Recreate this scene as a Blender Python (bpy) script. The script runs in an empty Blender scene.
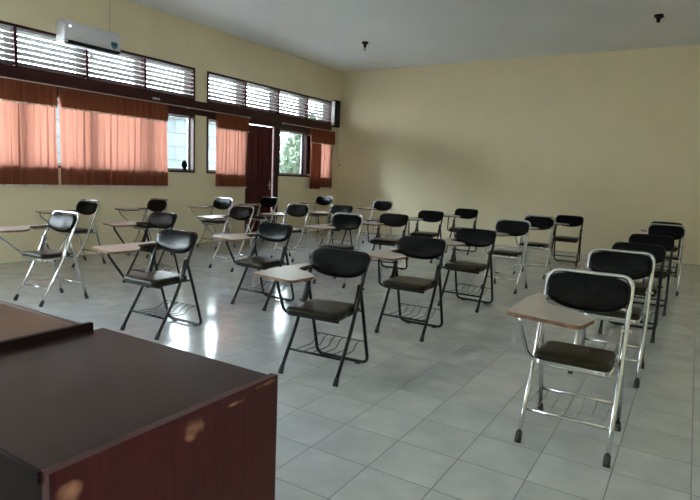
import bpy, bmesh, math, random
from mathutils import Vector, Matrix, Euler
random.seed(7)
C = bpy.context.scene.collection
PI = math.pi

# ------------------------------------------------------------------ materials
def nt(name):
    m = bpy.data.materials.new(name); m.use_nodes = True
    t = m.node_tree
    return m, t, t.nodes, t.links, t.nodes['Principled BSDF']

def mat(name, col, rough=.5, metal=0., spec=.5, var=.0, vscale=20., bump=0., bscale=200., coat=0., stretch=(1, 1, 1), rvar=0.):
    m, t, N, L, P = nt(name)
    P.inputs['Base Color'].default_value = (*col, 1)
    P.inputs['Roughness'].default_value = rough
    P.inputs['Metallic'].default_value = metal
    P.inputs['Specular IOR Level'].default_value = spec
    P.inputs['Coat Weight'].default_value = coat
    P.inputs['Coat Roughness'].default_value = .08
    tc = N.new('ShaderNodeTexCoord')
    mp = N.new('ShaderNodeMapping'); mp.inputs['Scale'].default_value = stretch
    L.new(tc.outputs['Object'], mp.inputs['Vector'])
    if var > 0 or rvar > 0:
        n = N.new('ShaderNodeTexNoise'); n.inputs['Scale'].default_value = vscale
        n.inputs['Detail'].default_value = 5
        L.new(mp.outputs[0], n.inputs['Vector'])
        if var > 0:
            r = N.new('ShaderNodeValToRGB')
            r.color_ramp.elements[0].position = .3; r.color_ramp.elements[1].position = .7
            r.color_ramp.elements[0].color = (*[c * (1 - var) for c in col], 1)
            r.color_ramp.elements[1].color = (*[min(1, c * (1 + var)) for c in col], 1)
            L.new(n.outputs['Fac'], r.inputs['Fac']); L.new(r.outputs['Color'], P.inputs['Base Color'])
        if rvar > 0:
            q = N.new('ShaderNodeMapRange'); q.inputs['To Min'].default_value = max(0, rough - rvar)
            q.inputs['To Max'].default_value = rough + rvar
            L.new(n.outputs['Fac'], q.inputs['Value']); L.new(q.outputs[0], P.inputs['Roughness'])
    if bump > 0:
        b = N.new('ShaderNodeTexNoise'); b.inputs['Scale'].default_value = bscale; b.inputs['Detail'].default_value = 3
        L.new(mp.outputs[0], b.inputs['Vector'])
        k = N.new('ShaderNodeBump'); k.inputs['Strength'].default_value = bump; k.inputs['Distance'].default_value = .002
        L.new(b.outputs['Fac'], k.inputs['Height']); L.new(k.outputs[0], P.inputs['Normal'])
    return m

def floor_material():
    m, t, N, L, P = nt('glossy_grey_floor_tile')
    tc = N.new('ShaderNodeTexCoord'); sx = N.new('ShaderNodeSeparateXYZ')
    L.new(tc.outputs['Object'], sx.inputs[0])
    def math_(op, a, b=None, c=None):
        n = N.new('ShaderNodeMath'); n.operation = op
        for i, v in enumerate((a, b, c)):
            if v is None: continue
            if isinstance(v, (int, float)): n.inputs[i].default_value = v
            else: L.new(v, n.inputs[i])
        return n.outputs[0]
    def edge(o):
        d = math_('DIVIDE', o, .3)
        f = math_('SUBTRACT', d, math_('FLOOR', d))
        g = math_('MINIMUM', f, math_('SUBTRACT', 1., f))      # 0 at the joint
        r = N.new('ShaderNodeMapRange'); r.inputs['From Min'].default_value = .004; r.inputs['From Max'].default_value = .011
        L.new(g, r.inputs['Value']); return r.outputs[0], math_('FLOOR', d)
    ex, ix = edge(sx.outputs[0]); ey, iy = edge(sx.outputs[1])
    tile = math_('MINIMUM', ex, ey)
    cb = N.new('ShaderNodeCombineXYZ'); L.new(ix, cb.inputs[0]); L.new(iy, cb.inputs[1])
    wn = N.new('ShaderNodeTexWhiteNoise'); wn.noise_dimensions = '3D'; L.new(cb.outputs[0], wn.inputs['Vector'])
    n1 = N.new('ShaderNodeTexNoise'); n1.inputs['Scale'].default_value = 5; n1.inputs['Detail'].default_value = 6
    ofs = N.new('ShaderNodeVectorMath'); ofs.operation = 'MULTIPLY_ADD'
    L.new(wn.outputs['Color'], ofs.inputs[0]); ofs.inputs[1].default_value = (9, 9, 9); L.new(tc.outputs['Object'], ofs.inputs[2])
    L.new(ofs.outputs[0], n1.inputs['Vector'])
    r = N.new('ShaderNodeValToRGB'); e = r.color_ramp.elements
    e[0].position = .3; e[1].position = .72
    e[0].color = (.41, .43, .44, 1); e[1].color = (.53, .55, .56, 1)
    L.new(n1.outputs['Fac'], r.inputs['Fac'])
    hv = N.new('ShaderNodeHueSaturation'); L.new(r.outputs[0], hv.inputs['Color'])
    L.new(math_('MULTIPLY_ADD', wn.outputs['Value'], .10, .95), hv.inputs['Value'])
    mx = N.new('ShaderNodeMix'); mx.data_type = 'RGBA'
    L.new(tile, mx.inputs['Factor']); mx.inputs['A'].default_value = (.15, .15, .15, 1); L.new(hv.outputs[0], mx.inputs['B'])
    L.new(mx.outputs['Result'], P.inputs['Base Color'])
    n2 = N.new('ShaderNodeTexNoise'); n2.inputs['Scale'].default_value = 2.2; n2.inputs['Detail'].default_value = 4
    L.new(tc.outputs['Object'], n2.inputs['Vector'])
    rr = N.new('ShaderNodeMapRange'); rr.inputs['To Min'].default_value = .05; rr.inputs['To Max'].default_value = .16
    L.new(n2.outputs['Fac'], rr.inputs['Value'])
    mr = N.new('ShaderNodeMix'); L.new(tile, mr.inputs[0]); mr.inputs[2].default_value = .6; L.new(rr.outputs[0], mr.inputs[3])
    L.new(mr.outputs[0], P.inputs['Roughness'])
    wv = N.new('ShaderNodeTexNoise'); wv.inputs['Scale'].default_value = 3.5; wv.inputs['Detail'].default_value = 1
    L.new(ofs.outputs[0], wv.inputs['Vector'])
    b0 = N.new('ShaderNodeBump'); b0.inputs['Strength'].default_value = .25; b0.inputs['Distance'].default_value = .004
    L.new(wv.outputs['Fac'], b0.inputs['Height'])
    b = N.new('ShaderNodeBump'); b.inputs['Strength'].default_value = .5; b.inputs['Distance'].default_value = .001
    L.new(tile, b.inputs['Height']); L.new(b0.outputs[0], b.inputs['Normal']); L.new(b.outputs[0], P.inputs['Normal'])
    return m

def curtain_material(name, col, trans, tf=.5):
    m, t, N, L, P = nt(name); N.remove(P)
    out = N['Material Output']
    d = N.new('ShaderNodeBsdfDiffuse'); d.inputs['Color'].default_value = (*col, 1)
    s = N.new('ShaderNodeBsdfTranslucent'); s.inputs['Color'].default_value = (*trans, 1)
    n = N.new('ShaderNodeTexNoise'); n.inputs['Scale'].default_value = 60; n.inputs['Detail'].default_value = 3
    tc = N.new('ShaderNodeTexCoord'); L.new(tc.outputs['Object'], n.inputs['Vector'])
    bp = N.new('ShaderNodeBump'); bp.inputs['Strength'].default_value = .2; L.new(n.outputs['Fac'], bp.inputs['Height'])
    L.new(bp.outputs[0], d.inputs['Normal'])
    mx = N.new('ShaderNodeMixShader'); mx.inputs[0].default_value = tf
    L.new(d.outputs[0], mx.inputs[1]); L.new(s.outputs[0], mx.inputs[2]); L.new(mx.outputs[0], out.inputs['Surface'])
    return m

def glass_material():
    m, t, N, L, P = nt('window_glass'); N.remove(P); out = N['Material Output']
    tr = N.new('ShaderNodeBsdfTransparent'); tr.inputs['Color'].default_value = (.93, .96, .95, 1)
    g = N.new('ShaderNodeBsdfGlossy'); g.inputs['Roughness'].default_value = .02
    f = N.new('ShaderNodeFresnel'); f.inputs['IOR'].default_value = 1.25
    mx = N.new('ShaderNodeMixShader'); L.new(f.outputs[0], mx.inputs[0]); L.new(tr.outputs[0], mx.inputs[1]); L.new(g.outputs[0], mx.inputs[2])
    L.new(mx.outputs[0], out.inputs['Surface']); return m

def veneer_material():
    """polished mahogany veneer with vertical grain and chipped bare-wood spots near the top edge"""
    m, t, N, L, P = nt('worn_mahogany_veneer')
    tc = N.new('ShaderNodeTexCoord')
    mp = N.new('ShaderNodeMapping'); mp.inputs['Scale'].default_value = (30, 30, 1.6); L.new(tc.outputs['Object'], mp.inputs[0])
    n = N.new('ShaderNodeTexNoise'); n.inputs['Scale'].default_value = 4; n.inputs['Detail'].default_value = 6; L.new(mp.outputs[0], n.inputs[0])
    r = N.new('ShaderNodeValToRGB'); e = r.color_ramp.elements; e[0].position = .25; e[1].position = .75
    e[0].color = (.022, .0042, .0045, 1); e[1].color = (.052, .0080, .0080, 1); L.new(n.outputs['Fac'], r.inputs[0])
    last = r.outputs[0]
    wob = N.new('ShaderNodeTexNoise'); wob.inputs['Scale'].default_value = 38; wob.inputs['Detail'].default_value = 6
    L.new(tc.outputs['Object'], wob.inputs[0])
    spots = [(.26, -1.497, .706, .017, .013), (.26, -1.225, .718, .020, .012), (.26, -1.11, .728, .020, .003), (.26, -1.00, .742, .026, .004), (.26, -1.235, .70, .010, .007)]
    for (x, y, z, ry, rz) in spots:
        s = N.new('ShaderNodeMapping'); s.inputs['Location'].default_value = (0, -y / ry, -z / rz); s.inputs['Scale'].default_value = (0, 1 / ry, 1 / rz)
        L.new(tc.outputs['Object'], s.inputs[0])
        ln = N.new('ShaderNodeVectorMath'); ln.operation = 'LENGTH'; L.new(s.outputs[0], ln.inputs[0])
        ad = N.new('ShaderNodeMath'); ad.operation = 'MULTIPLY_ADD'; L.new(wob.outputs['Fac'], ad.inputs[0]); ad.inputs[1].default_value = 2.6; L.new(ln.outputs['Value'], ad.inputs[2])
        mr = N.new('ShaderNodeMapRange'); mr.inputs['From Min'].default_value = 2.9; mr.inputs['From Max'].default_value = 1.5
        L.new(ad.outputs[0], mr.inputs['Value'])
        mx = N.new('ShaderNodeMix'); mx.data_type = 'RGBA'; L.new(mr.outputs[0], mx.inputs['Factor']); L.new(last, mx.inputs['A'])
        mx.inputs['B'].default_value = (.22, .105, .06, 1); last = mx.outputs['Result']
    L.new(last, P.inputs['Base Color']); P.inputs['Roughness'].default_value = .35
    P.inputs['Specular IOR Level'].default_value = .22
    return m

def desktop_material(name, a, b, rough):
    m, t, N, L, P = nt(name)
    tc = N.new('ShaderNodeTexCoord')
    n = N.new('ShaderNodeTexNoise'); n.inputs['Scale'].default_value = 7; n.inputs['Detail'].default_value = 8; n.inputs['Roughness'].default_value = .65
    L.new(tc.outputs['Object'], n.inputs[0])
    r = N.new('ShaderNodeValToRGB'); e = r.color_ramp.elements; e[0].position = .3; e[1].position = .75
    e[0].color = (*a, 1); e[1].color = (*b, 1); L.new(n.outputs['Fac'], r.inputs[0])
    s = N.new('ShaderNodeTexNoise'); s.inputs['Scale'].default_value = 28; s.inputs['Detail'].default_value = 4; L.new(tc.outputs['Object'], s.inputs[0])
    sr = N.new('ShaderNodeMapRange'); sr.inputs['From Min'].default_value = .66; sr.inputs['From Max'].default_value = .74; sr.inputs['To Max'].default_value = .25
    L.new(s.outputs['Fac'], sr.inputs['Value'])
    mx = N.new('ShaderNodeMix'); mx.data_type = 'RGBA'; L.new(sr.outputs[0], mx.inputs['Factor']); L.new(r.outputs[0], mx.inputs['A'])
    mx.inputs['B'].default_value = (*[min(1, c * 2.2) for c in b], 1); L.new(mx.outputs['Result'], P.inputs['Base Color'])
    q = N.new('ShaderNodeMapRange'); q.inputs['To Min'].default_value = rough - .02; q.inputs['To Max'].default_value = rough + .05; P.inputs['Specular IOR Level'].default_value = .16
    L.new(n.outputs['Fac'], q.inputs['Value']); L.new(q.outputs[0], P.inputs['Roughness'])
    return m

def block_wall_material():
    m, t, N, L, P = nt('grey_block_wall')
    tc = N.new('ShaderNodeTexCoord'); mp = N.new('ShaderNodeMapping'); mp.inputs['Rotation'].default_value = (0, PI / 2, PI / 2)
    L.new(tc.outputs['Object'], mp.inputs[0])
    sp = N.new('ShaderNodeSeparateXYZ'); L.new(tc.outputs['Object'], sp.inputs[0])
    cb = N.new('ShaderNodeCombineXYZ'); L.new(sp.outputs[1], cb.inputs[0]); L.new(sp.outputs[2], cb.inputs[1])
    b = N.new('ShaderNodeTexBrick'); L.new(cb.outputs[0], b.inputs['Vector'])
    b.inputs['Scale'].default_value = 1; b.inputs['Brick Width'].default_value = .8; b.inputs['Row Height'].default_value = .35
    b.inputs['Mortar Size'].default_value = .018
    b.inputs['Color1'].default_value = (.050, .058, .062, 1); b.inputs['Color2'].default_value = (.036, .043, .046, 1); b.inputs['Mortar'].default_value = (.018, .02, .021, 1)
    L.new(b.outputs['Color'], P.inputs['Base Color']); P.inputs['Roughness'].default_value = .9
    return m

M = dict(
    floor=floor_material(),
    wall=mat('cream_wall_paint', (.78, .69, .48), .75, var=.035, vscale=1.6, bump=.12, bscale=60),
    ceil=mat('off_white_ceiling', (.82, .83, .85), .85, var=.03, vscale=.8, bump=.1, bscale=40),
    brown=mat('dark_brown_gloss_frame', (.046, .012, .012), .38, spec=.22, var=.2, vscale=6, stretch=(8, 1, 8)),
    door=mat('mahogany_painted_door', (.060, .0075, .008), .4, spec=.2, var=.25, vscale=5, stretch=(6, 6, 1)),
    slat=mat('grey_green_louvre_slat', (.20, .21, .20), .45, var=.1),
    glass=glass_material(),
    rod=mat('pale_curtain_rod', (.62, .57, .53), .35, metal=.3, var=.03),
    curtain=curtain_material('orange_curtain_cloth', (.25, .085, .047), (.29, .120, .085), .40),
    valance=curtain_material('orange_valance_cloth', (.22, .072, .038), (.22, .085, .05), .35),
    lace=curtain_material('pale_lace_trim', (.80, .74, .68), (.5, .44, .4), .25),
    black_tube=mat('black_enamel_tube', (.007, .007, .008), .34, spec=.35, var=.1),
    chrome=mat('chromed_tube', (.62, .63, .65), .19, metal=1., rvar=.06, vscale=30),
    vinyl=mat('black_vinyl', (.003, .003, .0035), .27, spec=.14, var=.3, vscale=60, bump=.25, bscale=260),
    seatv=mat('worn_dark_olive_vinyl', (.020, .016, .008), .36, spec=.22, var=.3, vscale=30, bump=.3, bscale=260, rvar=.06),
    laminate=mat('beige_laminate', (.45, .39, .365), .34, var=.05, vscale=9),
    edge=mat('chipped_brown_board_edge', (.15, .075, .04), .6, var=.6, vscale=22),
    rubber=mat('dark_rubber', (.035, .035, .036), .7, var=.1),
    bolt=mat('steel_bolt', (.45, .45, .46), .3, metal=1., var=.05),
    sticker=mat('white_paper_sticker', (.7, .7, .68), .6, var=.03),
    veneer=veneer_material(),
    desktop=desktop_material('scuffed_dark_brown_desktop', (.018, .0075, .0065), (.034, .0145, .0120), .24),
    desktop2=desktop_material('tan_brown_desktop', (.11, .062, .038), (.15, .086, .054), .42),
    ply=mat('dark_raw_panel', (.008, .003, .0025), .6, spec=.08, var=.2),
    acw=mat('white_abs_plastic', (.66, .65, .70), .35, var=.01),
    black=mat('matt_black_plastic', (.005, .005, .006), .55, spec=.15, var=.1),
    grey=mat('light_grey_plastic', (.55, .55, .53), .5, var=.05),
    teal=mat('teal_label_print', (.06, .30, .38), .4, var=.25, vscale=60),
    navy=mat('navy_label_print', (.02, .06, .12), .4, var=.1),
    bulb=mat('frosted_bulb_glass', (.5, .52, .52), .15, var=.02),
    leaf=mat('tree_leaf', (.034, .055, .028), .6, var=.4, vscale=.9),
    leaf2=mat('pale_tree_leaf', (.052, .072, .043), .6, var=.35, vscale=.9),
    bark=mat('tree_bark', (.12, .08, .05), .9, var=.3),
    ground=mat('pale_yard_ground', (.42, .42, .38), .95, var=.25, vscale=.7),
    block=block_wall_material(),
    roof=mat('weathered_roof_sheet', (.30, .30, .29), .7, var=.2),
)
led = bpy.data.materials.new('indicator_led'); led.use_nodes = True
_e = led.node_tree.nodes['Principled BSDF']; _e.inputs['Emission Color'].default_value = (1, 1, 1, 1); _e.inputs['Emission Strength'].default_value = 1.2
M['led'] = led

# ------------------------------------------------------------------ mesh helpers
def bx(bm, a, b, bev=0.):
    lo = [min(p, q) for p, q in zip(a, b)]; hi = [max(p, q) for p, q in zip(a, b)]
    r = bmesh.ops.create_cube(bm, size=1)
    for v in r['verts']:
        v.co = Vector([lo[i] + (v.co[i] + .5) * (hi[i] - lo[i]) for i in range(3)])
    if bev > 0:
        es = list({e for v in r['verts'] for e in v.link_edges})
        bmesh.ops.bevel(bm, geom=es, offset=bev, segments=2, affect='EDGES', profile=.5)

def round_path(pts, rad, n=5):
    """replace the inner corners of a polyline by arcs"""
    pts = [Vector(p) for p in pts]
    if not isinstance(rad, (list, tuple)): rad = [rad] * len(pts)
    out = [pts[0]]
    for i in range(1, len(pts) - 1):
        p, a, b = pts[i], pts[i - 1], pts[i + 1]
        r = min(rad[i], (a - p).length * .49, (b - p).length * .49)
        s, e = p + (a - p).normalized() * r, p + (b - p).normalized() * r
        for k in range(n + 1):
            t = k / n; out.append(s * (1 - t) ** 2 + p * 2 * t * (1 - t) + e * t * t)
    out.append(pts[-1]); return out

def tube(bm, pts, r, seg=10, cap=True):
    pts = [Vector(p) for p in pts]
    n = len(pts); T = []
    for i in range(n):
        T.append((pts[min(i + 1, n - 1)] - pts[max(i - 1, 0)]).normalized())
    u = Vector((0, 0, 1)) if abs(T[0].z) < .9 else Vector((1, 0, 0))
    u = (u - T[0] * u.dot(T[0])).normalized(); rings = []
    for i in range(n):
        u = (u - T[i] * u.dot(T[i])).normalized(); w = T[i].cross(u)
        rr = r[i] if isinstance(r, (list, tuple)) else r
        rings.append([bm.verts.new(pts[i] + (u * math.cos(2 * PI * k / seg) + w * math.sin(2 * PI * k / seg)) * rr) for k in range(seg)])
    for a, b in zip(rings, rings[1:]):
        for k in range(seg):
            f = bm.faces.new((a[k], a[(k + 1) % seg], b[(k + 1) % seg], b[k])); f.smooth = True
    if cap:
        bm.faces.new(list(reversed(rings[0]))); bm.faces.new(rings[-1])

def prism(bm, outline, z0, z1, mi_top=0, mi_side=0):
    a = [bm.verts.new((x, y, z0)) for x, y in outline]; b = [bm.verts.new((x, y, z1)) for x, y in outline]
    n = len(outline)
    f = bm.faces.new(b); f.material_index = mi_top
    f = bm.faces.new(list(reversed(a))); f.material_index = mi_side
    for i in range(n):
        f = bm.faces.new((a[i], a[(i + 1) % n], b[(i + 1) % n], b[i])); f.material_index = mi_side

def obj(name, bm, m, parent=None, smooth=False):
    bmesh.ops.recalc_face_normals(bm, faces=bm.faces[:])
    me = bpy.data.meshes.new(name); bm.to_mesh(me); bm.free()
    for x in (m if isinstance(m, list) else [m]): me.materials.append(M[x])
    if smooth:
        for p in me.polygons: p.use_smooth = True
    o = bpy.data.objects.new(name, me); C.objects.link(o)
    if parent: o.parent = parent
    return o
def tag(o, label, cat, group=None):
    o['label'] = label; o['category'] = cat
    if group: o['group'] = group
    return o
def thing(name, label, cat, loc=(0, 0, 0), rz=0., group=None):
    o = bpy.data.objects.new(name, None); C.objects.link(o); o.location = loc; o.rotation_euler = (0, 0, rz)
    o.empty_display_size = .1
    return tag(o, label, cat, group)
def rel(o, root):
    """vertices were written in world space: make them relative to the root's base"""
    o.data.transform(Matrix.Translation(-root.location)); return o
def struct(name, bm, m, parent=None):
    o = obj(name, bm, m, parent)
    if not parent: o['kind'] = 'structure'
    return o
def box(name, a, b, m, parent=None, bev=0., root=None):
    bm = bmesh.new(); bx(bm, a, b, bev); o = obj(name, bm, m, parent)
    if root: rel(o, root)
    return o

# ------------------------------------------------------------------ room
XL, XR, YF, YB, H = -6.19, 2.75, -4.6, 9.13, 3.65
TH = .16
bm = bmesh.new(); bx(bm, (XL - TH, YF - TH, -.12), (XR + TH, YB + TH, 0)); struct('floor', bm, 'floor')
bm = bmesh.new(); bx(bm, (XL - TH, YF - TH, H), (XR + TH, YB + TH, H + .12)); struct('ceiling', bm, 'ceil')
bm = bmesh.new(); bx(bm, (XL - TH, YB, 0), (XR + TH, YB + TH, H)); struct('wall_back', bm, 'wall')
bm = bmesh.new(); bx(bm, (XL - TH, YF - TH, 0), (XR + TH, YF, H)); struct('wall_front', bm, 'wall')
SILL, LINT, HEAD, TOP = 1.205, 2.17, 2.40, 2.93
S0 = (-4.2, -.27); S1 = (.03, 4.71); S2 = (4.98, 8.80)  # S0: unseen opening, added to let in more light
DR = (5.97, 6.93)
bm = bmesh.new(); o1, o2 = XL - TH, XL
for y0, y1 in ((YF, S0[0]), (S0[1], S1[0]), (S1[1], S2[0]), (S2[1], YB)): bx(bm, (o1, y0, 0), (o2, y1, H))
for y0, y1 in (S0, S1, (S2[0], DR[0]), (DR[1], S2[1])): bx(bm, (o1, y0, 0), (o2, y1, SILL))
for y0, y1 in (S0, S1, S2): bx(bm, (o1, y0, TOP), (o2, y1, H))
struct('wall_left', bm, 'wall')
# right wall: unseen window behind the camera, added for fill light
RM = -3.65
RW = (-4.3, -3.0)
bm = bmesh.new(); o1, o2 = XR, XR + TH
bx(bm, (o1, YF, 0), (o2, RW[0], H)); bx(bm, (o1, RW[1], 0), (o2, YB, H)); bx(bm, (o1, RW[0], 0), (o2, RW[1], SILL)); bx(bm, (o1, RW[0], TOP), (o2, RW[1], H))
struct('wall_right', bm, 'wall')

def frame_bars(bm, y0, y1, z0, z1, mull, t=.035, x0=XL - .15, x1=XL + .012):
    bx(bm, (x0, y0, z0), (x1, y0 + t, z1)); bx(bm, (x0, y1 - t, z0), (x1, y1, z1))
    bx(bm, (x0, y0 + t, z0), (x1, y1 - t, z0 + t)); bx(bm, (x0, y0 + t, z1 - t), (x1, y1 - t, z1))
    for y in mull: bx(bm, (x0, y - t / 2, z0 + t), (x1, y + t / 2, z1 - t))

def glazed(name, y0, y1, z0, z1, mull, sub=True):
    bm = bmesh.new(); frame_bars(bm, y0, y1, z0, z1, mull)
    fr = obj(name, bm, 'brown'); fr['kind'] = 'structure'
    ys = [y0 + .0175] + list(mull) + [y1 - .0175]
    for a, b in zip(ys, ys[1:]):
        bm = bmesh.new(); a2, b2 = a + .0175, b - .0175; xs = XL - .105
        # slim casement frame
        s = .028
        bx(bm, (xs - .015, a2, z0 + .035), (xs + .015, a2 + s, z1 - .035)); bx(bm, (xs - .015, b2 - s, z0 + .035), (xs + .015, b2, z1 - .035))
        bx(bm, (xs - .015, a2 + s, z0 + .035), (xs + .015, b2 - s, z0 + .035 + s)); bx(bm, (xs - .015, a2 + s, z1 - .035 - s), (xs + .015, b2 - s, z1 - .035))
        obj('casement', bm, 'grey' if sub else 'brown', fr)
        bm = bmesh.new(); bx(bm, (xs - .002, a2 + s, z0 + .035 + s), (xs + .002, b2 - s, z1 - .035 - s)); obj('pane', bm, 'glass', fr)
    return fr

def louvred(name, y0, y1, mull):
    z0, z1 = HEAD, TOP
    bm = bmesh.new(); frame_bars(bm, y0, y1, z0, z1, mull, x0=XL - .23)
    fr = obj(name, bm, 'brown'); fr['kind'] = 'structure'
    ys = [y0 + .0175] + list(mull) + [y1 - .0175]; n = 7
    for a, b in zip(ys, ys[1:]):
        bm = bmesh.new(); a2, b2 = a + .0175, b - .0175
        for k in range(n):
            z = z0 + .035 + (k + .5) * (z1 - z0 - .07) / n
            vs = []
            for sx, sz in ((-.034, -.0175), (-.034, -.0125), (.034, .0125), (.034, .0075)):
                pass
            # tilted slat, low towards the yard
            p = [(-.035, -.021), (-.035, -.012), (.035, .021), (.035, .012)]
            q = [bm.verts.new((XL - .045 + px, a2, z + pz)) for px, pz in p] + [bm.verts.new((XL - .045 + px, b2, z + pz)) for px, pz in p]
            for f in ((0, 1, 2, 3), (7, 6, 5, 4), (0, 4, 5, 1), (1, 5, 6, 2), (2, 6, 7, 3), (3, 7, 4, 0)): bm.faces.new([q[i] for i in f])
        obj('louvre', bm, 'slat', fr)
    return fr
P0 = .935
glazed('window_1', *S1, SILL, LINT, [.88, 1.825, 2.77, 3.72])
glazed('window_2', S2[0], DR[0], SILL, LINT, [])
glazed('window_3', DR[1], S2[1], SILL, LINT, [7.88])
louvred('window_4', *S1, [.88, 1.825, 2.77, 3.72])
louvred('window_5', *S2, [5.94, 6.90, 7.87])
glazed('added_window_6', *S0, SILL, LINT, [-3.25, -2.25, -1.25])  # unseen window set added left of the camera for its light
louvred('added_window_7', *S0, [-3.25, -2.25, -1.25])  # louvres over that added set, also unseen
bm = bmesh.new(); bx(bm, (XL - .15, YF, LINT), (XL + .022, S1[0] - .1, HEAD)); bx(bm, (XL - .15, S1[0] - .1, LINT), (XL + .022, S2[1], HEAD), .004)
struct('trim_1', bm, 'brown')
# frame and panes of the added fill-light window
bm = bmesh.new(); x0, x1 = XR - .01, XR + .15
for y in (RW[0], RM - .02, RW[1] - .04): bx(bm, (x0, y, SILL), (x1, y + .04, TOP))
for z in (SILL, LINT, TOP - .04): bx(bm, (x0, RW[0] + .04, z), (x1, RW[1] - .04, z + .04))
fr = struct('added_window_8', bm, 'brown')
bm = bmesh.new(); bx(bm, (XR + .08, RW[0] + .04, SILL + .04), (XR + .084, RM - .02, TOP - .04)); bx(bm, (XR + .08, RM + .02, SILL + .04), (XR + .084, RW[1] - .04, TOP - .04)); obj('pane', bm, 'glass', fr)

# ------------------------------------------------------------------ door (panelled, standing a finger ajar)
dz = LINT
bm = bmesh.new()
bx(bm, (XL - .15, DR[0], 0), (XL + .012, DR[0] + .045, dz)); bx(bm, (XL - .045, DR[1] - .15, 0), (XL + .012, DR[1], dz))
dr = struct('door_1', bm, 'brown')
bm = bmesh.new()
ya, yb, zt = DR[0] + .05, DR[1] - .193, dz - .022
xf, xk = XL + .0, XL - .034
st = .105
bx(bm, (xk, ya, .012), (xf, ya + st, zt)); bx(bm, (xk, yb - st, .012), (xf, yb, zt))
zs = [(.012, .20), (.86, .98), (zt - .12, zt)]
for a, b in zs: bx(bm, (xk, ya + st, a), (xf, yb - st, b))
ym = (ya + yb) / 2
for a, b in ((.20, .86), (.98, zt - .12)): bx(bm, (xk, ym - .045, a), (xf, ym + .045, b))
leaf = obj('door_leaf', bm, 'door', dr)
bm = bmesh.new()
for a, b in ((.20, .86), (.98, zt - .12)):
    for p, q in ((ya + st, ym - .045), (ym + .045, yb - st)):
        bx(bm, (xk + .012, p, a), (xf - .014, q, b)); bx(bm, (xk + .012, p + .035, a + .035), (xf - .005, q - .035, b - .035), .004)
obj('door_panel', bm, 'door', dr)
bm = bmesh.new(); tube(bm, [(XL, yb - .05, 1.02), (XL + .045, yb - .05, 1.02), (XL + .045, yb - .16, 1.02)], .009); bx(bm, (XL - .006, yb - .07, .93), (XL + .002, yb - .03, 1.10)); obj('door_handle', bm, 'bolt', dr)

# ------------------------------------------------------------------ curtains and rods
def rod(name, y0, y1, label):
    bm = bmesh.new(); z = 2.262; x = XL + .075
    tube(bm, [(x, y0, z), (x, y1, z)], .0075, 10)
    for y in (y0, y1): bmesh.ops.create_uvsphere(bm, u_segments=10, v_segments=8, radius=.013, matrix=Matrix.Translation((x, y, z)))
    o = obj(name, bm, 'rod')
    tag(o, label, 'curtain rod')
    n = max(2, int((y1 - y0) / 1.2) + 1)
    for k in range(n):
        bm = bmesh.new(); y = y0 + .03 + (y1 - y0 - .06) * k / (n - 1); bx(bm, (XL + .021, y - .008, z - .012), (x, y + .008, z + .012))
        obj('rod_bracket', bm, 'rod', o)
    return o
rod('curtain_rod', .2, 5.99, 'long thin pale rod under the louvres carrying the wide left curtains')
rod('curtain_rod', 6.98, 8.86, 'short thin pale rod right of the door under the louvres')

def cloth(bm, y0, y1, z0, z1, xb, amp, waves, ph, jag=0., pinch=0., nz=14):
    ny = int((y1 - y0) * 90) + 8; g = []
    for i in range(ny + 1):
        u = i / ny; col = []
        for j in range(nz + 1):
            v = j / nz; z = z1 + (z0 - z1) * v
            w = math.sin(2 * PI * waves * u + ph + .5 * math.sin(3 * u + 2 * v)) + .45 * math.sin(2 * PI * waves * 2.37 * u + 1.7 * ph + .6 * v)
            a = amp * (.55 + .6 * v)
            y = y0 + (y1 - y0) * u + .012 * math.sin(2 * PI * waves * 1.3 * u + v * 2)
            if pinch: y = (y0 + y1) / 2 + (y - (y0 + y1) / 2) * (1 - pinch * math.sin(PI * min(1, v * 1.2)) * .5)
            if j == nz: z += jag * math.sin(2 * PI * u * (y1 - y0) * 14)
            col.append(bm.verts.new((xb + a * w, y, z)))
        g.append(col)
    for i in range(ny):
        for j in range(nz):
            f = bm.faces.new((g[i][j], g[i + 1][j], g[i + 1][j + 1], g[i][j + 1])); f.smooth = True
def curtain(y0, y1, ph, label, waves, valz=1.985, z0=.965, pinch=0.):
    bm = bmesh.new(); xb = XL + .06
    cloth(bm, y0, y1, z0 + .018, 2.245, xb, .013, waves, ph, pinch=pinch)
    o = obj('curtain', bm, 'curtain'); tag(o, label, 'curtain', 'orange window curtains')
    bm = bmesh.new(); cloth(bm, y0 + .005, y1 - .005, z0 - .008, z0 + .02, xb + .004, .0165, waves, ph, jag=.006, pinch=0, nz=2)
    # lace carries on the same folds
    obj('lace_trim', bm, 'lace', o)
    bm = bmesh.new(); cloth(bm, y0 + .002, y1 - .002, valz + .016, 2.252, xb + .038, .009, waves * 1.25, ph + 1, nz=5)
    v = obj('valance', bm, 'valance', o)
    bm = bmesh.new(); cloth(bm, y0 + .002, y1 - .002, valz, valz + .018, xb + .040, .010, waves * 1.25, ph + 1, jag=.006, nz=2)
    obj('lace_trim', bm, 'lace', v)
    return o
curtain(.25, 1.165, .4, 'orange-brown curtain nearest the left edge of the view, partly out of sight', 8)
curtain(1.215, 2.29, 1.1, 'orange-brown curtain left of the thin bright slit between the curtains', 9)
curtain(2.315, 4.075, 2.2, 'wide orange-brown curtain below the air conditioner, left of the bare glass strip', 13)
curtain(5.13, 5.93, 1.9, 'orange-brown curtain directly left of the dark panelled door', 8)
cf = curtain(7.93, 8.83, .3, 'narrow red-brown curtain gathered near the far corner of the room', 8, valz=1.94, pinch=.05)
bm = bmesh.new(); cloth(bm, 7.925, 8.32, .95, 2.235, XL + .088, .012, 5, 1.3); obj('gathered_fold', bm, 'curtain', cf)

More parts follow.
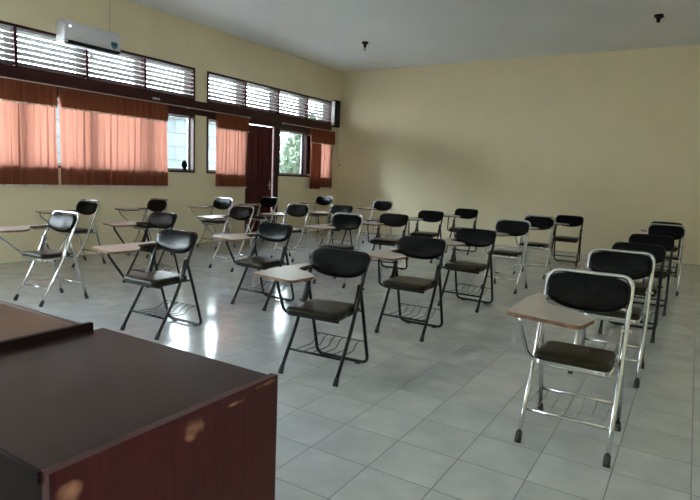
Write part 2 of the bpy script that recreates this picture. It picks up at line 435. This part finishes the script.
# ------------------------------------------------------------------ small things on the left wall
ac = thing('air_conditioner', 'white wall-mounted air conditioner unit above the left louvred windows', 'air conditioner', (XL, 2.7525, 2.82))
bm = bmesh.new()
prof = [(0, .285), (.15, .285), (.185, .27), (.205, .235), (.21, .10), (.20, .045), (.165, .01), (.11, .0), (0, .0)]
a = [bm.verts.new((x, -.4125, z)) for x, z in prof]; b = [bm.verts.new((x, .4125, z)) for x, z in prof]
bm.faces.new(a); bm.faces.new(list(reversed(b)))
for i in range(len(prof)):
    j = (i + 1) % len(prof); bm.faces.new((a[i], a[j], b[j], b[i]))
bmesh.ops.bevel(bm, geom=[e for e in bm.edges if abs(e.verts[0].co.y - e.verts[1].co.y) < 1e-6], offset=.012, segments=3, affect='EDGES')
body = obj('body', bm, 'acw', ac)
bm = bmesh.new(); bx(bm, (.152, -.35, .006), (.200, .40, .030)); bmesh.ops.rotate(bm, verts=bm.verts[:], cent=(.18, 0, .018), matrix=Matrix.Rotation(-.55, 3, 'Y')); obj('air_outlet', bm, 'black', ac)
bm = bmesh.new(); bx(bm, (.09, -.39, -.014), (.165, .39, -.004), .003); obj('louvre_flap', bm, 'acw', ac)
bm = bmesh.new(); bmesh.ops.create_uvsphere(bm, u_segments=10, v_segments=8, radius=.008, matrix=Matrix.Translation((.209, -.34, .205))); obj('indicator_light', bm, 'led', ac)
# round-cornered label with a dark band and a small mark
bm = bmesh.new()
pts = [(-.055, .02), (-.05, .055), (-.02, .062), (.02, .062), (.05, .055), (.055, .02), (.045, -.005), (.02, -.03), (0, -.04), (-.02, -.03), (-.045, -.005)]
A = [bm.verts.new((.2065, .30 + y, .085 + z)) for y, z in pts]; B = [bm.verts.new((.2135, .30 + y, .085 + z)) for y, z in pts]
bm.faces.new(A); bm.faces.new(list(reversed(B)))
for i in range(len(pts)): bm.faces.new((A[i], A[(i + 1) % 11], B[(i + 1) % 11], B[i]))
stk = obj('energy_label', bm, 'teal', ac); stk['label'] = 'teal shield-shaped label with dark band'
bm = bmesh.new(); bx(bm, (.2136, .255, .10), (.2146, .345, .125)); bx(bm, (.2136, .275, .075), (.2146, .325, .088)); obj('label_print', bm, 'navy', stk)
bm = bmesh.new()
for k in range(5): bx(bm, (.2095, -.275 + k * .017, .075), (.2115, -.263 + k * .017, .092))
obj('maker_mark', bm, 'grey', ac)
bm = bmesh.new(); tube(bm, [(XL + .012, 3.12, 3.105), (XL + .012, 3.125, 3.35), (XL + .012, 3.13, H - .002)], .006, 8)
tag(obj('power_cable', bm, 'grey'), 'thin grey cable running up the wall from the air conditioner to the ceiling', 'cable')
bm = bmesh.new(); tube(bm, round_path([(XL + .02, 2.80, 2.815), (XL + .02, 2.80, 2.755), (XL + .02, 2.87, 2.74), (XL + .02, 2.87, 2.69)], .03), .011, 8)
tag(obj('drain_pipe', bm, 'grey'), 'short bent pale drain pipe under the air conditioner', 'pipe')
box_l = thing('window_latch', 'small pale latch box on the dark beam above the curtains', 'latch', (XL + .022, 3.9, 2.325))
bm = bmesh.new(); bx(bm, (0, -.065, -.016), (.022, .065, .016), .004); obj('case', bm, 'grey', box_l)
bm = bmesh.new(); bx(bm, (.0221, -.02, -.006), (.030, .03, .006), .002); obj('slider', bm, 'bolt', box_l)

sp = thing('wall_speaker', 'black box loudspeaker high on the wall in the far corner', 'speaker', (XL, 8.765, 2.36))
bm = bmesh.new(); bx(bm, (.02, .0, 0), (.125, .215, .60), .006); obj('cabinet', bm, 'black', sp)
bm = bmesh.new(); bx(bm, (.03, -.006, .03), (.115, -.001, .57)); o = obj('side_panel', bm, 'grey', sp); o['label'] = 'pale grey side panel'
bm = bmesh.new(); bx(bm, (.1255, .015, .03), (.130, .20, .57), .002); obj('grille', bm, 'black', sp)
bm = bmesh.new(); bx(bm, (0, .08, .2), (.02, .15, .4)); obj('wall_bracket', bm, 'bolt', sp)
bm = bmesh.new(); bmesh.ops.create_uvsphere(bm, u_segments=10, v_segments=8, radius=.016, matrix=Matrix.Translation((-6.13, YB - .006, 1.515)) @ Matrix.Diagonal((1, .5, 1, 1)))
tag(obj('nail_head', bm, 'black'), 'tiny dark nail head on the back wall beside the far corner', 'nail')
kn = thing('window_stay', 'dark oval knob at the bottom of the uncurtained glass strip', 'window handle', (XL - .04, 4.53, SILL + .035))
bm = bmesh.new(); bmesh.ops.create_uvsphere(bm, u_segments=14, v_segments=10, radius=.05, matrix=Matrix.Translation((0, 0, .095)) @ Matrix.Diagonal((.35, 1.25, 1.5, 1))); obj('knob', bm, 'black', kn, True)
bm = bmesh.new(); bx(bm, (-.02, -.03, 0), (.02, .03, .03)); obj('foot', bm, 'black', kn)

def lamp_holder(x, y, label, bulb):
    t = thing('lamp_holder', label, 'lamp', (x, y, H), group='ceiling lamp holders')
    bm = bmesh.new(); bmesh.ops.create_cone(bm, cap_ends=True, segments=20, radius1=.055, radius2=.06, depth=.03, matrix=Matrix.Translation((0, 0, -.015))); obj('ceiling_rose', bm, 'black', t)
    bm = bmesh.new(); bmesh.ops.create_cone(bm, cap_ends=True, segments=16, radius1=.02, radius2=.032, depth=.07, matrix=Matrix.Translation((0, 0, -.065))); obj('socket', bm, 'black', t)
    if bulb:
        bm = bmesh.new(); bmesh.ops.create_uvsphere(bm, u_segments=14, v_segments=10, radius=.026, matrix=Matrix.Translation((0, 0, -.125)) @ Matrix.Diagonal((1, 1, 1.3, 1))); obj('bulb', bm, 'bulb', t, True)
    else:
        bm = bmesh.new(); tube(bm, [(0, 0, -.03), (.03, -.02, -.05), (.07, -.03, -.035)], .008, 6); obj('wire_end', bm, 'black', t)
lamp_holder(-4.235, 6.9, 'dark ceiling lamp holder with a small bulb, nearer the windows', True)
lamp_holder(.387, 7.1, 'dark empty ceiling lamp holder on the right of the ceiling', False)

# ------------------------------------------------------------------ folding tablet chairs
SX = .198
def pad_mesh(w, h, d, corner, cols=22, rows=10, curve=.02, lower=.6):
    """cushion lying in XZ, face towards -Y, curved round the back; a superellipse outline"""
    bm = bmesh.new(); n = 44
    def outl(t):
        c, s = math.cos(t), math.sin(t); e = .62 if s > 0 else .80
        return (w / 2 * math.copysign(abs(c) ** e, c), h / 2 * math.copysign(abs(s) ** e, s))
    layers = [(0., -1.0), (.45, -.97), (.78, -.82), (.93, -.55), (1., -.1), (1., .25), (.96, .6), (.85, .8), (0., .85)]
    rings = []
    for s, dy in layers:
        if s == 0: rings.append([bm.verts.new((0, dy * d / 2 + curve, 0))]); continue
        r = []
        for k in range(n):
            x, z = outl(2 * PI * k / n); x *= s; z *= s
            r.append(bm.verts.new((x, dy * d / 2 + curve * (1 - (2 * x / w) ** 2), z)))
        rings.append(r)
    for a, b in zip(rings, rings[1:]):
        for k in range(n):
            if len(a) == 1: bm.faces.new((a[0], b[(k + 1) % n], b[k]))
            elif len(b) == 1: bm.faces.new((a[k], a[(k + 1) % n], b[0]))
            else: bm.faces.new((a[k], a[(k + 1) % n], b[(k + 1) % n], b[k]))
    for f in bm.faces: f.smooth = True
    return bm

def smooth_outline(pts, n=5, r=.03):
    P = [Vector((x, y, 0)) for x, y in pts]; out = []
    for i, p in enumerate(P):
        a, b = P[i - 1], P[(i + 1) % len(P)]
        rr = min(r, (a - p).length * .45, (b - p).length * .45)
        s, e = p + (a - p).normalized() * rr, p + (b - p).normalized() * rr
        for k in range(n + 1):
            t = k / n; q = s * (1 - t) ** 2 + p * 2 * t * (1 - t) + e * t * t; out.append((q.x, q.y))
    return out

def make_chair(kind):
    tm = 'chrome' if kind == 'chrome' else 'black_tube'; R = .0115
    zk = 1.03 if kind == 'chrome' else 1.0
    y0 = -.21; topz = .785 if kind == 'chrome' else .757; tx = .018 if kind == 'chrome' else -.022
    t = bpy.data.objects.new('tablet_chair', None); C.objects.link(t); t.empty_display_size = .2
    def Z(p): return (p[0], p[1] + y0, p[2] * zk)
    # inverted U: both front legs and the back in one bent tube
    side = lambda s: [(s * SX, .004, .02), (s * SX, .19, .324), (s * SX, .272, .51), (s * SX, .345, .67), (s * SX, .395, topz)]
    path = side(-1) + list(reversed(side(1)))
    bm = bmesh.new(); tube(bm, round_path([Z(p) for p in path], [.05, .1, .1, .1, .15, .15, .1, .1, .1, .05], 8), R, 12)
    fr = obj('frame', bm, tm, t)
    # hinge plates
    for s in (-1, 1):
        x = s * (SX - .016); hm = 'bolt' if kind == 'chrome' else tm
        bm = bmesh.new(); q = [(.222, .410), (.256, .410), (.300, .535), (.300, .572), (.274, .572), (.262, .53)]
        A = [bm.verts.new(Z((x - .0025, y, z))) for y, z in q]; B = [bm.verts.new(Z((x + .0025, y, z))) for y, z in q]
        bm.faces.new(A); bm.faces.new(list(reversed(B)))
        for i in range(6): bm.faces.new((A[i], A[(i + 1) % 6], B[(i + 1) % 6], B[i]))
        hg = obj('hinge_plate', bm, hm, t)
        for p in ((.284, .548), (.238, .43)):
            bm = bmesh.new(); bmesh.ops.create_cone(bm, cap_ends=True, segments=10, radius1=.0075, radius2=.0075, depth=.046, matrix=Matrix.Translation(Z((s * SX, p[0], p[1]))) @ Matrix.Rotation(PI / 2, 4, 'Y'))
            obj('bolt', bm, hm, hg)
    rx = SX - .004
    apex = (.288, .548)
    if kind == 'chrome':
        for s in (-1, 1):
            bm = bmesh.new(); tube(bm, round_path([Z((s * rx, apex[0], apex[1])), Z((s * rx, .335, .40)), Z((s * rx, .447, .018))], .08), R, 12); leg = obj('rear_leg', bm, tm, t)
            bm = bmesh.new(); tube(bm, [Z((s * rx, .434, .045)), Z((s * rx, .4475, .014)), Z((s * rx, .4478, 0))], [.0145, .016, .0155], 12); obj('rubber_foot', bm, 'rubber', leg)
        bm = bmesh.new(); tube(bm, [Z((-rx, .412, .145)), Z((rx, .412, .145))], .0095, 10); obj('crossbar', bm, tm, t)
    else:
        bm = bmesh.new(); tube(bm, round_path([Z((-rx, *apex)), Z((-rx, .335, .40)), Z((-rx, .445, .017)), Z((rx, .445, .017)), Z((rx, .335, .40)), Z((rx, *apex))], [.1, .08, .055, .055, .08, .1], 6), R, 12)
        rf = obj('rear_leg_frame', bm, tm, t)
        for s in (-1, 1):
            bm = bmesh.new(); bx(bm, Z((s * .12 - .016, .434, 0)), Z((s * .12 + .016, .456, .012))); obj('rubber_foot', bm, 'rubber', rf)
    for s in (-1, 1):
        bm = bmesh.new(); tube(bm, [Z((s * SX, .020, .047)), Z((s * SX, .004, .02)), Z((s * SX, -.003, 0))], [.0145, .0165, .016], 12); obj('rubber_foot', bm, 'rubber', fr)
    bm = bmesh.new(); zc = .140; yc = .083; tube(bm, [Z((-SX, yc, zc)), Z((SX, yc, zc))], .0085, 10); obj('crossbar', bm, tm, t)
    # book rack
    bm = bmesh.new(); n = 6
    for k in range(n):
        x = -SX + .045 + (2 * SX - .09) * k / (n - 1)
        if kind == 'chrome': tube(bm, round_path([Z((x, yc, zc)), Z((x, .22, zc - .012)), Z((x, .36, zc - .012)), Z((x, .412, zc + .008))], .03, 3), .0028, 6)
        else: tube(bm, round_path([Z((x, yc, zc)), Z((x, .30, zc - .012)), Z((x, .345, zc + .03)), Z((x, .405, zc + .035))], .02, 3), .0028, 6)
    if kind == 'black':
        tube(bm, round_path([Z((-rx, .405, zc + .032)), Z((-.15, .402, zc + .035)), Z((.15, .402, zc + .035)), Z((rx, .405, zc + .032))], .02, 3), .003, 6)
    else:
        tube(bm, [Z((-SX, .095, zc + .02)), Z((-rx, .30, zc + .005)), Z((-rx, .41, zc))], .0028, 6)
    obj('book_rack', bm, tm, t)
    # lower back bar and backrest cushion
    bm = bmesh.new(); tube(bm, [Z((-SX, .330, .638)), Z((0, .345, .636)), Z((SX, .330, .638))], .006, 8); obj('back_bar', bm, tm, t)
    bm = pad_mesh(.392, .190, .046, .08, curve=.028) if kind == 'chrome' else pad_mesh(.424, .190, .050, .08, curve=.030)
    w = math.atan2(.05, .115)
    bmesh.ops.transform(bm, matrix=Matrix.Translation(Z((0, .336, .702 if kind == 'chrome' else .692))) @ Matrix.Rotation(-.38, 4, 'X'), verts=bm.verts[:])
    obj('backrest', bm, 'vinyl', t)
    # seat
    fy = .040 if kind == 'chrome' else -.02; by_ = .325 if kind == 'chrome' else .335; fw = .172 if kind == 'chrome' else .190; zb = .404 if kind == 'chrome' else .398
    out = smooth_outline([(-.170, fy), (fw, fy), (fw, .12), (.170, .20), (.165, by_), (-.163, by_), (-.163, .20), (-.170, .12)], 5, .04)
    bm = bmesh.new(); rings = []
    cx, cy = 0, .16
    for s, z in ((.965, zb), (1., zb + .006), (1.004, .420), (.985, .430), (.94, .436), (.8, .440), (.5, .441)):
        rings.append([bm.verts.new(Z((cx + (x - cx) * s, cy + (y - cy) * s, z))) for x, y in out])
    for a, b in zip(rings, rings[1:]):
        for k in range(len(out)): f = bm.faces.new((a[k], a[(k + 1) % len(out)], b[(k + 1) % len(out)], b[k])); f.smooth = True
    f = bm.faces.new(rings[-1]); f.smooth = True; bm.faces.new(list(reversed(rings[0])))
    seat = obj('seat', bm, 'seatv', t)
    o2 = [(x * .965, cy + (y - cy) * .965) for x, y in out]
    bm = bmesh.new(); r1 = [bm.verts.new(Z((x, y, .388))) for x, y in o2]; r2 = [bm.verts.new(Z((x, y, zb + .002))) for x, y in o2]
    bm.faces.new(list(reversed(r1))); bm.faces.new(r2)
    for k in range(len(o2)): bm.faces.new((r1[k], r1[(k + 1) % len(o2)], r2[(k + 1) % len(o2)], r2[k]))
    for s in (-1, 1):
        tube(bm, [Z((s * .160, .06, .386)), Z((s * .172, .235, .395)), Z((s * .172, .335, .395))], .008, 8)
    tube(bm, [Z((-rx, .338, .392)), Z((rx, .338, .392))], .007, 8)
    obj('seat_frame', bm, tm, t)
    if kind == 'chrome':
        bm = bmesh.new(); bx(bm, Z((.105, .0375, .3905)), Z((.150, .0425, .4035))); sk = obj('sticker', bm, 'sticker', seat)
        bm = bmesh.new()
        for k in range(3): bx(bm, Z((.122 + k * .007, .0362, .394)), Z((.126 + k * .007, .0374, .398)))
        obj('sticker_print', bm, 'black', sk)
    # writing tablet, at the sitter's right
    X0 = -SX
    tab = smooth_outline([(X0 - .075, -.185), (X0 + .25, -.255), (X0 + .285, -.06), (X0 + .20, .035), (X0 + .05, .115), (X0 + .022, .20), (X0 + .012, .352), (X0 - .045, .352), (X0 - .07, .20)], 5, .035)
    tab = [(x + tx * (1 - max(0, y) / .4), y + y0) for x, y in tab]
    bm = bmesh.new(); prism(bm, tab, .642 * zk, .658 * zk, 0, 1)
    tb = obj('tablet', bm, ['laminate', 'edge'], t)
    bm = bmesh.new(); bx(bm, Z((X0 - .028, .20, .622)), Z((X0 - .006, .34, .642))); bx(bm, Z((X0 - .012, .315, .60)), Z((X0 - .004, .35, .642)))
    obj('tablet_bracket', bm, 'black_tube' if kind == 'black' else 'bolt', tb)
    bm = bmesh.new(); bx(bm, Z((X0 - .02, -.17, .634)), Z((X0 + .12, -.14, .642))); obj('support_clip', bm, tm, tb)
    bm = bmesh.new()
    if kind == 'chrome': sp_ = [(X0 + .004, -.155, .638), (X0 + .004, -.15, .60), (X0 - .008, .07, .420), (X0 + .04, .09, .374), (-X0 - .03, .09, .374)]
    else: sp_ = [(X0 + .075, -.165, .636), (X0 + .07, -.155, .60), (X0 - .012, .035, .400), (X0 + .03, .065, .374), (-X0 - .03, .065, .374)]
    tube(bm, round_path([Z(p) for p in sp_], [.03, .03, .05, .05, .02], 6), .0095, 10)
    obj('tablet_support', bm, tm, t)
    return t

def copy_chair(src):
    def cp(o, par):
        c = o.copy(); C.objects.link(c); c.parent = par
        for ch in kids[o.name]: cp(ch, c)
        return c
    return cp(src, None)
proto = {'chrome': make_chair('chrome'), 'black': make_chair('black')}
kids = {o.name: list(o.children) for o in bpy.data.objects}
used = set()
k, b = 'chrome', 'black'
files = [
    ('rightmost file', [(.675, .635, 0, k), (.695, 1.85, 0, k), (.71, 3.08, 0, b), (.74, 4.26, .01, b), (.815, 5.59, 0, k), (.755, 7.15, 0, b)]),
    ('second file from the right', [(-.82, .68, .07, b), (-.80, 1.875, .025, b), (-.785, 3.12, -.03, b), (-.745, 4.30, -.03, k), (-.72, 5.575, .02, k), (-.59, 7.15, .06, b)]),
    ('middle file', [(-2.365, .65, .0, b), (-2.35, 1.835, -.01, b), (-2.37, 3.205, .03, k), (-2.37, 4.42, .04, b), (-2.42, 5.75, 0, b), (-2.34, 7.12, 0, b)]),
    ('second file from the windows', [(-3.905, .655, .03, k), (-3.92, 1.80, -.01, b), (-3.965, 3.105, -.03, k), (-3.93, 4.29, .0, k), (-3.93, 5.50, 0, b), (-4.03, 7.12, 0, k)]),
    ('window-side file', [(-5.53, 1.96, .04, k), (-5.56, 3.08, .02, k), (-5.57, 4.40, .0, k), (-5.73, 5.75, -.05, k), (-5.66, 7.5, 0, k)])]
ordn = ['frontmost', 'second from the front', 'third from the front', 'fourth from the front', 'fifth from the front', 'rearmost']
ordn5 = ['frontmost one in view', 'second in view', 'third in view', 'fourth in view', 'rearmost']
for fname, L_ in files:
    names = ordn if len(L_) == 6 else ordn5
    for i, (x, y, rz, kd) in enumerate(L_):
        if kd in used: c = copy_chair(proto[kd])
        else: c = proto[kd]; used.add(kd)
        # x, y = middle of the two front feet
        c.location = (x - .21 * math.sin(rz), y + .21 * math.cos(rz), 0)
        c.rotation_euler = (0, 0, rz)
        fin = 'chrome-framed' if kd == 'chrome' else 'black-framed'
        c['label'] = f'{fin} folding tablet chair, {names[i]} in the {fname}'
        c['category'] = 'chair'; c['group'] = 'folding tablet chairs in files'

# ------------------------------------------------------------------ teacher's desks
d1 = thing('desk', 'dark mahogany desk with chipped side panel in the bottom left foreground', 'desk', (-.08, -1.245, 0))
def part(name, a, b, m, root, bev=.002, par=None):
    bm = bmesh.new(); bx(bm, a, b, bev); return rel(obj(name, bm, m, par or root), root) if not par else rel(obj(name, bm, m, par), root)
part('desktop', (-.425, -1.530, .726), (.238, -.965, .750), 'desktop', d1)
sd = part('side_panel', (.2385, -1.530, .0), (.2615, -.955, .752), 'veneer', d1, .0015)
sd.data.transform(Matrix.Translation(d1.location)); sd.location = -Vector(d1.location)   # keep grain and chips in room coordinates
sd['label'] = 'polished reddish veneer side with chipped spots'
part('side_panel', (-.425, -1.51, .0), (-.403, -.985, .724), 'ply', d1)
part('front_panel', (-.401, -.992, .12), (.238, -.974, .724), 'veneer', d1)
ap = part('drawer', (-.40, -1.520, .615), (.236, -1.498, .722), 'ply', d1)
part('shelf', (-.40, -1.49, .60), (.236, -.995, .612), 'ply', d1)
part('edge_strip', (-.425, -1.536, .728), (.238, -1.5305, .7495), 'ply', d1, .001)
d2 = thing('desk', 'tan-topped desk with raised dark edge behind the mahogany desk at the left', 'desk', (-1.05, -1.3, 0))
part('desktop', (-1.62, -1.58, .735), (-.447, -1.012, .758), 'desktop2', d2)
part('edge_trim', (-.4455, -1.60, .735), (-.4265, -.995, .772), 'ply', d2)
part('edge_trim', (-1.62, -1.0105, .730), (-.447, -.995, .759), 'brown', d2)
part('side_panel', (-.452, -1.56, 0), (-.432, -1.03, .733), 'ply', d2)
part('side_panel', (-1.62, -1.56, 0), (-1.60, -1.03, .734), 'ply', d2)
part('front_panel', (-1.598, -1.05, .12), (-.454, -1.035, .734), 'ply', d2)

# ------------------------------------------------------------------ outside
bm = bmesh.new(); bx(bm, (-60, -30, -.5), (40, 60, -.25)); struct('ground', bm, 'ground')
nb = thing('neighbouring_building', 'low pale block building seen through the bare window strip', 'building', (-11.5, 6.5, -.25))
bm = bmesh.new(); bx(bm, (-14, 2.0, -.25), (-10.6, 10.6, 2.75)); rel(obj('wall', bm, 'block', nb), nb)
bm = bmesh.new(); bx(bm, (-14.3, 1.7, 2.75), (-10.3, 10.9, 2.87)); rel(obj('roof', bm, 'roof', nb), nb)

def tree(x, y, h, r, n, m, label, name='tree'):
    t = thing(name, label, 'tree', (x, y, -.25), group='trees beyond the window')
    bm = bmesh.new(); tube(bm, [(0, 0, 0), (.05, .03, h * .35), (-.04, .08, h * .7)], [.16, .12, .06], 8)
    for k in range(4):
        an = k * 1.7; tube(bm, [(0, .03, h * .35), (math.cos(an) * r * .5, math.sin(an) * r * .5, h * (.5 + .06 * k))], [.07, .03], 6)
    obj('trunk', bm, 'bark', t)
    bm = bmesh.new(); rnd = random.Random(int(x * 100 + y * 7))
    blobs = [(rnd.uniform(-.6, .6) * r, rnd.uniform(-.6, .6) * r, h * rnd.uniform(.22, .95), r * rnd.uniform(.35, .6)) for _ in range(16)]
    for _ in range(n):
        bx_, by_, bz_, br = rnd.choice(blobs)
        d = Vector((rnd.gauss(0, 1), rnd.gauss(0, 1), rnd.gauss(0, 1))).normalized() * br * rnd.uniform(.6, 1.05)
        p = Vector((bx_, by_, bz_)) + d; q = Euler((rnd.uniform(0, 6), rnd.uniform(0, 6), rnd.uniform(0, 6))).to_matrix(); s = rnd.uniform(.07, .14)
        vs = [bm.verts.new(p + q @ Vector(v)) for v in ((-s, 0, 0), (0, -s * .4, s * .05), (s, 0, 0), (0, s * .4, s * .05))]
        bm.faces.new(vs)
    me = obj('foliage', bm, m, t)
tree(-9.8, 13.1, 3.1, 1.2, 4200, 'leaf', 'leafy tree straight outside the clear window beside the door')
tree(-13.0, 14.6, 3.3, 1.3, 3600, 'leaf2', 'paler leafy tree between the block building and the nearer tree')
tree(-9.7, 17.0, 3.3, 1.5, 4200, 'leaf', 'leafy tree further off at the right side of the clear window view')
tree(-13.6, 18.9, 3.6, 1.7, 4800, 'leaf2', 'furthest pale leafy tree outside the clear window')
bm = bmesh.new(); bx(bm, (XL - TH - 1.6, YF - 1, 3.42), (XL - TH, YB + 1, 3.50)); struct('veranda_roof', bm, 'roof')
bm = bmesh.new(); bx(bm, (XL - TH - 1.9, YF - 1, -.25), (XL - TH, YB + 1, -.05)); struct('veranda_floor', bm, 'ground')

# ------------------------------------------------------------------ light
w = bpy.data.worlds.new('World'); bpy.context.scene.world = w; w.use_nodes = True
N = w.node_tree.nodes; L = w.node_tree.links; bg = N['Background']
tc = N.new('ShaderNodeTexCoord'); sx = N.new('ShaderNodeSeparateXYZ'); L.new(tc.outputs['Generated'], sx.inputs[0])
r = N.new('ShaderNodeValToRGB'); e = r.color_ramp.elements
e[0].position = .0; e[0].color = (.86, .93, .97, 1); e[1].position = .6; e[1].color = (.74, .86, 1.0, 1)
L.new(sx.outputs[2], r.inputs[0]); L.new(r.outputs[0], bg.inputs['Color'])
bg.inputs['Strength'].default_value = 6.0

def portal(y0, y1, z0, z1, x, rot):
    l = bpy.data.lights.new('window_portal', 'AREA'); l.shape = 'RECTANGLE'; l.size = z1 - z0; l.size_y = y1 - y0
    l.cycles.is_portal = True
    o = bpy.data.objects.new('window_portal', l); C.objects.link(o); o.location = (x, (y0 + y1) / 2, (z0 + z1) / 2); o.rotation_euler = (0, rot, 0)
for s in (S0, S1, S2): portal(s[0], s[1], 0 if s is S2 else SILL, TOP, XL - TH - .02, -PI / 2)
portal(RW[0], RW[1], SILL, TOP, XR + TH + .02, PI / 2)

# ------------------------------------------------------------------ camera (solved from the floor tiles and the room's edges)
cam = bpy.data.cameras.new('camera'); co = bpy.data.objects.new('camera', cam); C.objects.link(co)
f, yaw, pit, roll = 556.28, -.5512, -.1303, .0407
F = Vector((math.sin(yaw) * math.cos(pit), math.cos(yaw) * math.cos(pit), math.sin(pit)))
Rt = Vector((math.cos(yaw), -math.sin(yaw), 0)); Up = Rt.cross(F)
c_, s_ = math.cos(roll), math.sin(roll)
R2 = c_ * Rt + s_ * Up; U2 = -s_ * Rt + c_ * Up
m4 = Matrix((( R2.x, U2.x, -F.x, 1.0946), (R2.y, U2.y, -F.y, -1.9954), (R2.z, U2.z, -F.z, 1.2429), (0, 0, 0, 1)))
co.matrix_world = m4
cam.sensor_fit = 'HORIZONTAL'; cam.sensor_width = 36; cam.lens = f / 700 * 36; cam.clip_start = .05
sc = bpy.context.scene; sc.camera = co
sc.view_settings.view_transform = 'Standard'; sc.view_settings.look = 'None'; sc.view_settings.gamma = 1
sc.view_settings.use_curve_mapping = False
sc.view_settings.exposure = 3.0
sc.cycles.use_denoising = True
sc.cycles.max_bounces = 10; sc.cycles.diffuse_bounces = 6; sc.cycles.transparent_max_bounces = 16
sc.cycles.sample_clamp_indirect = 6
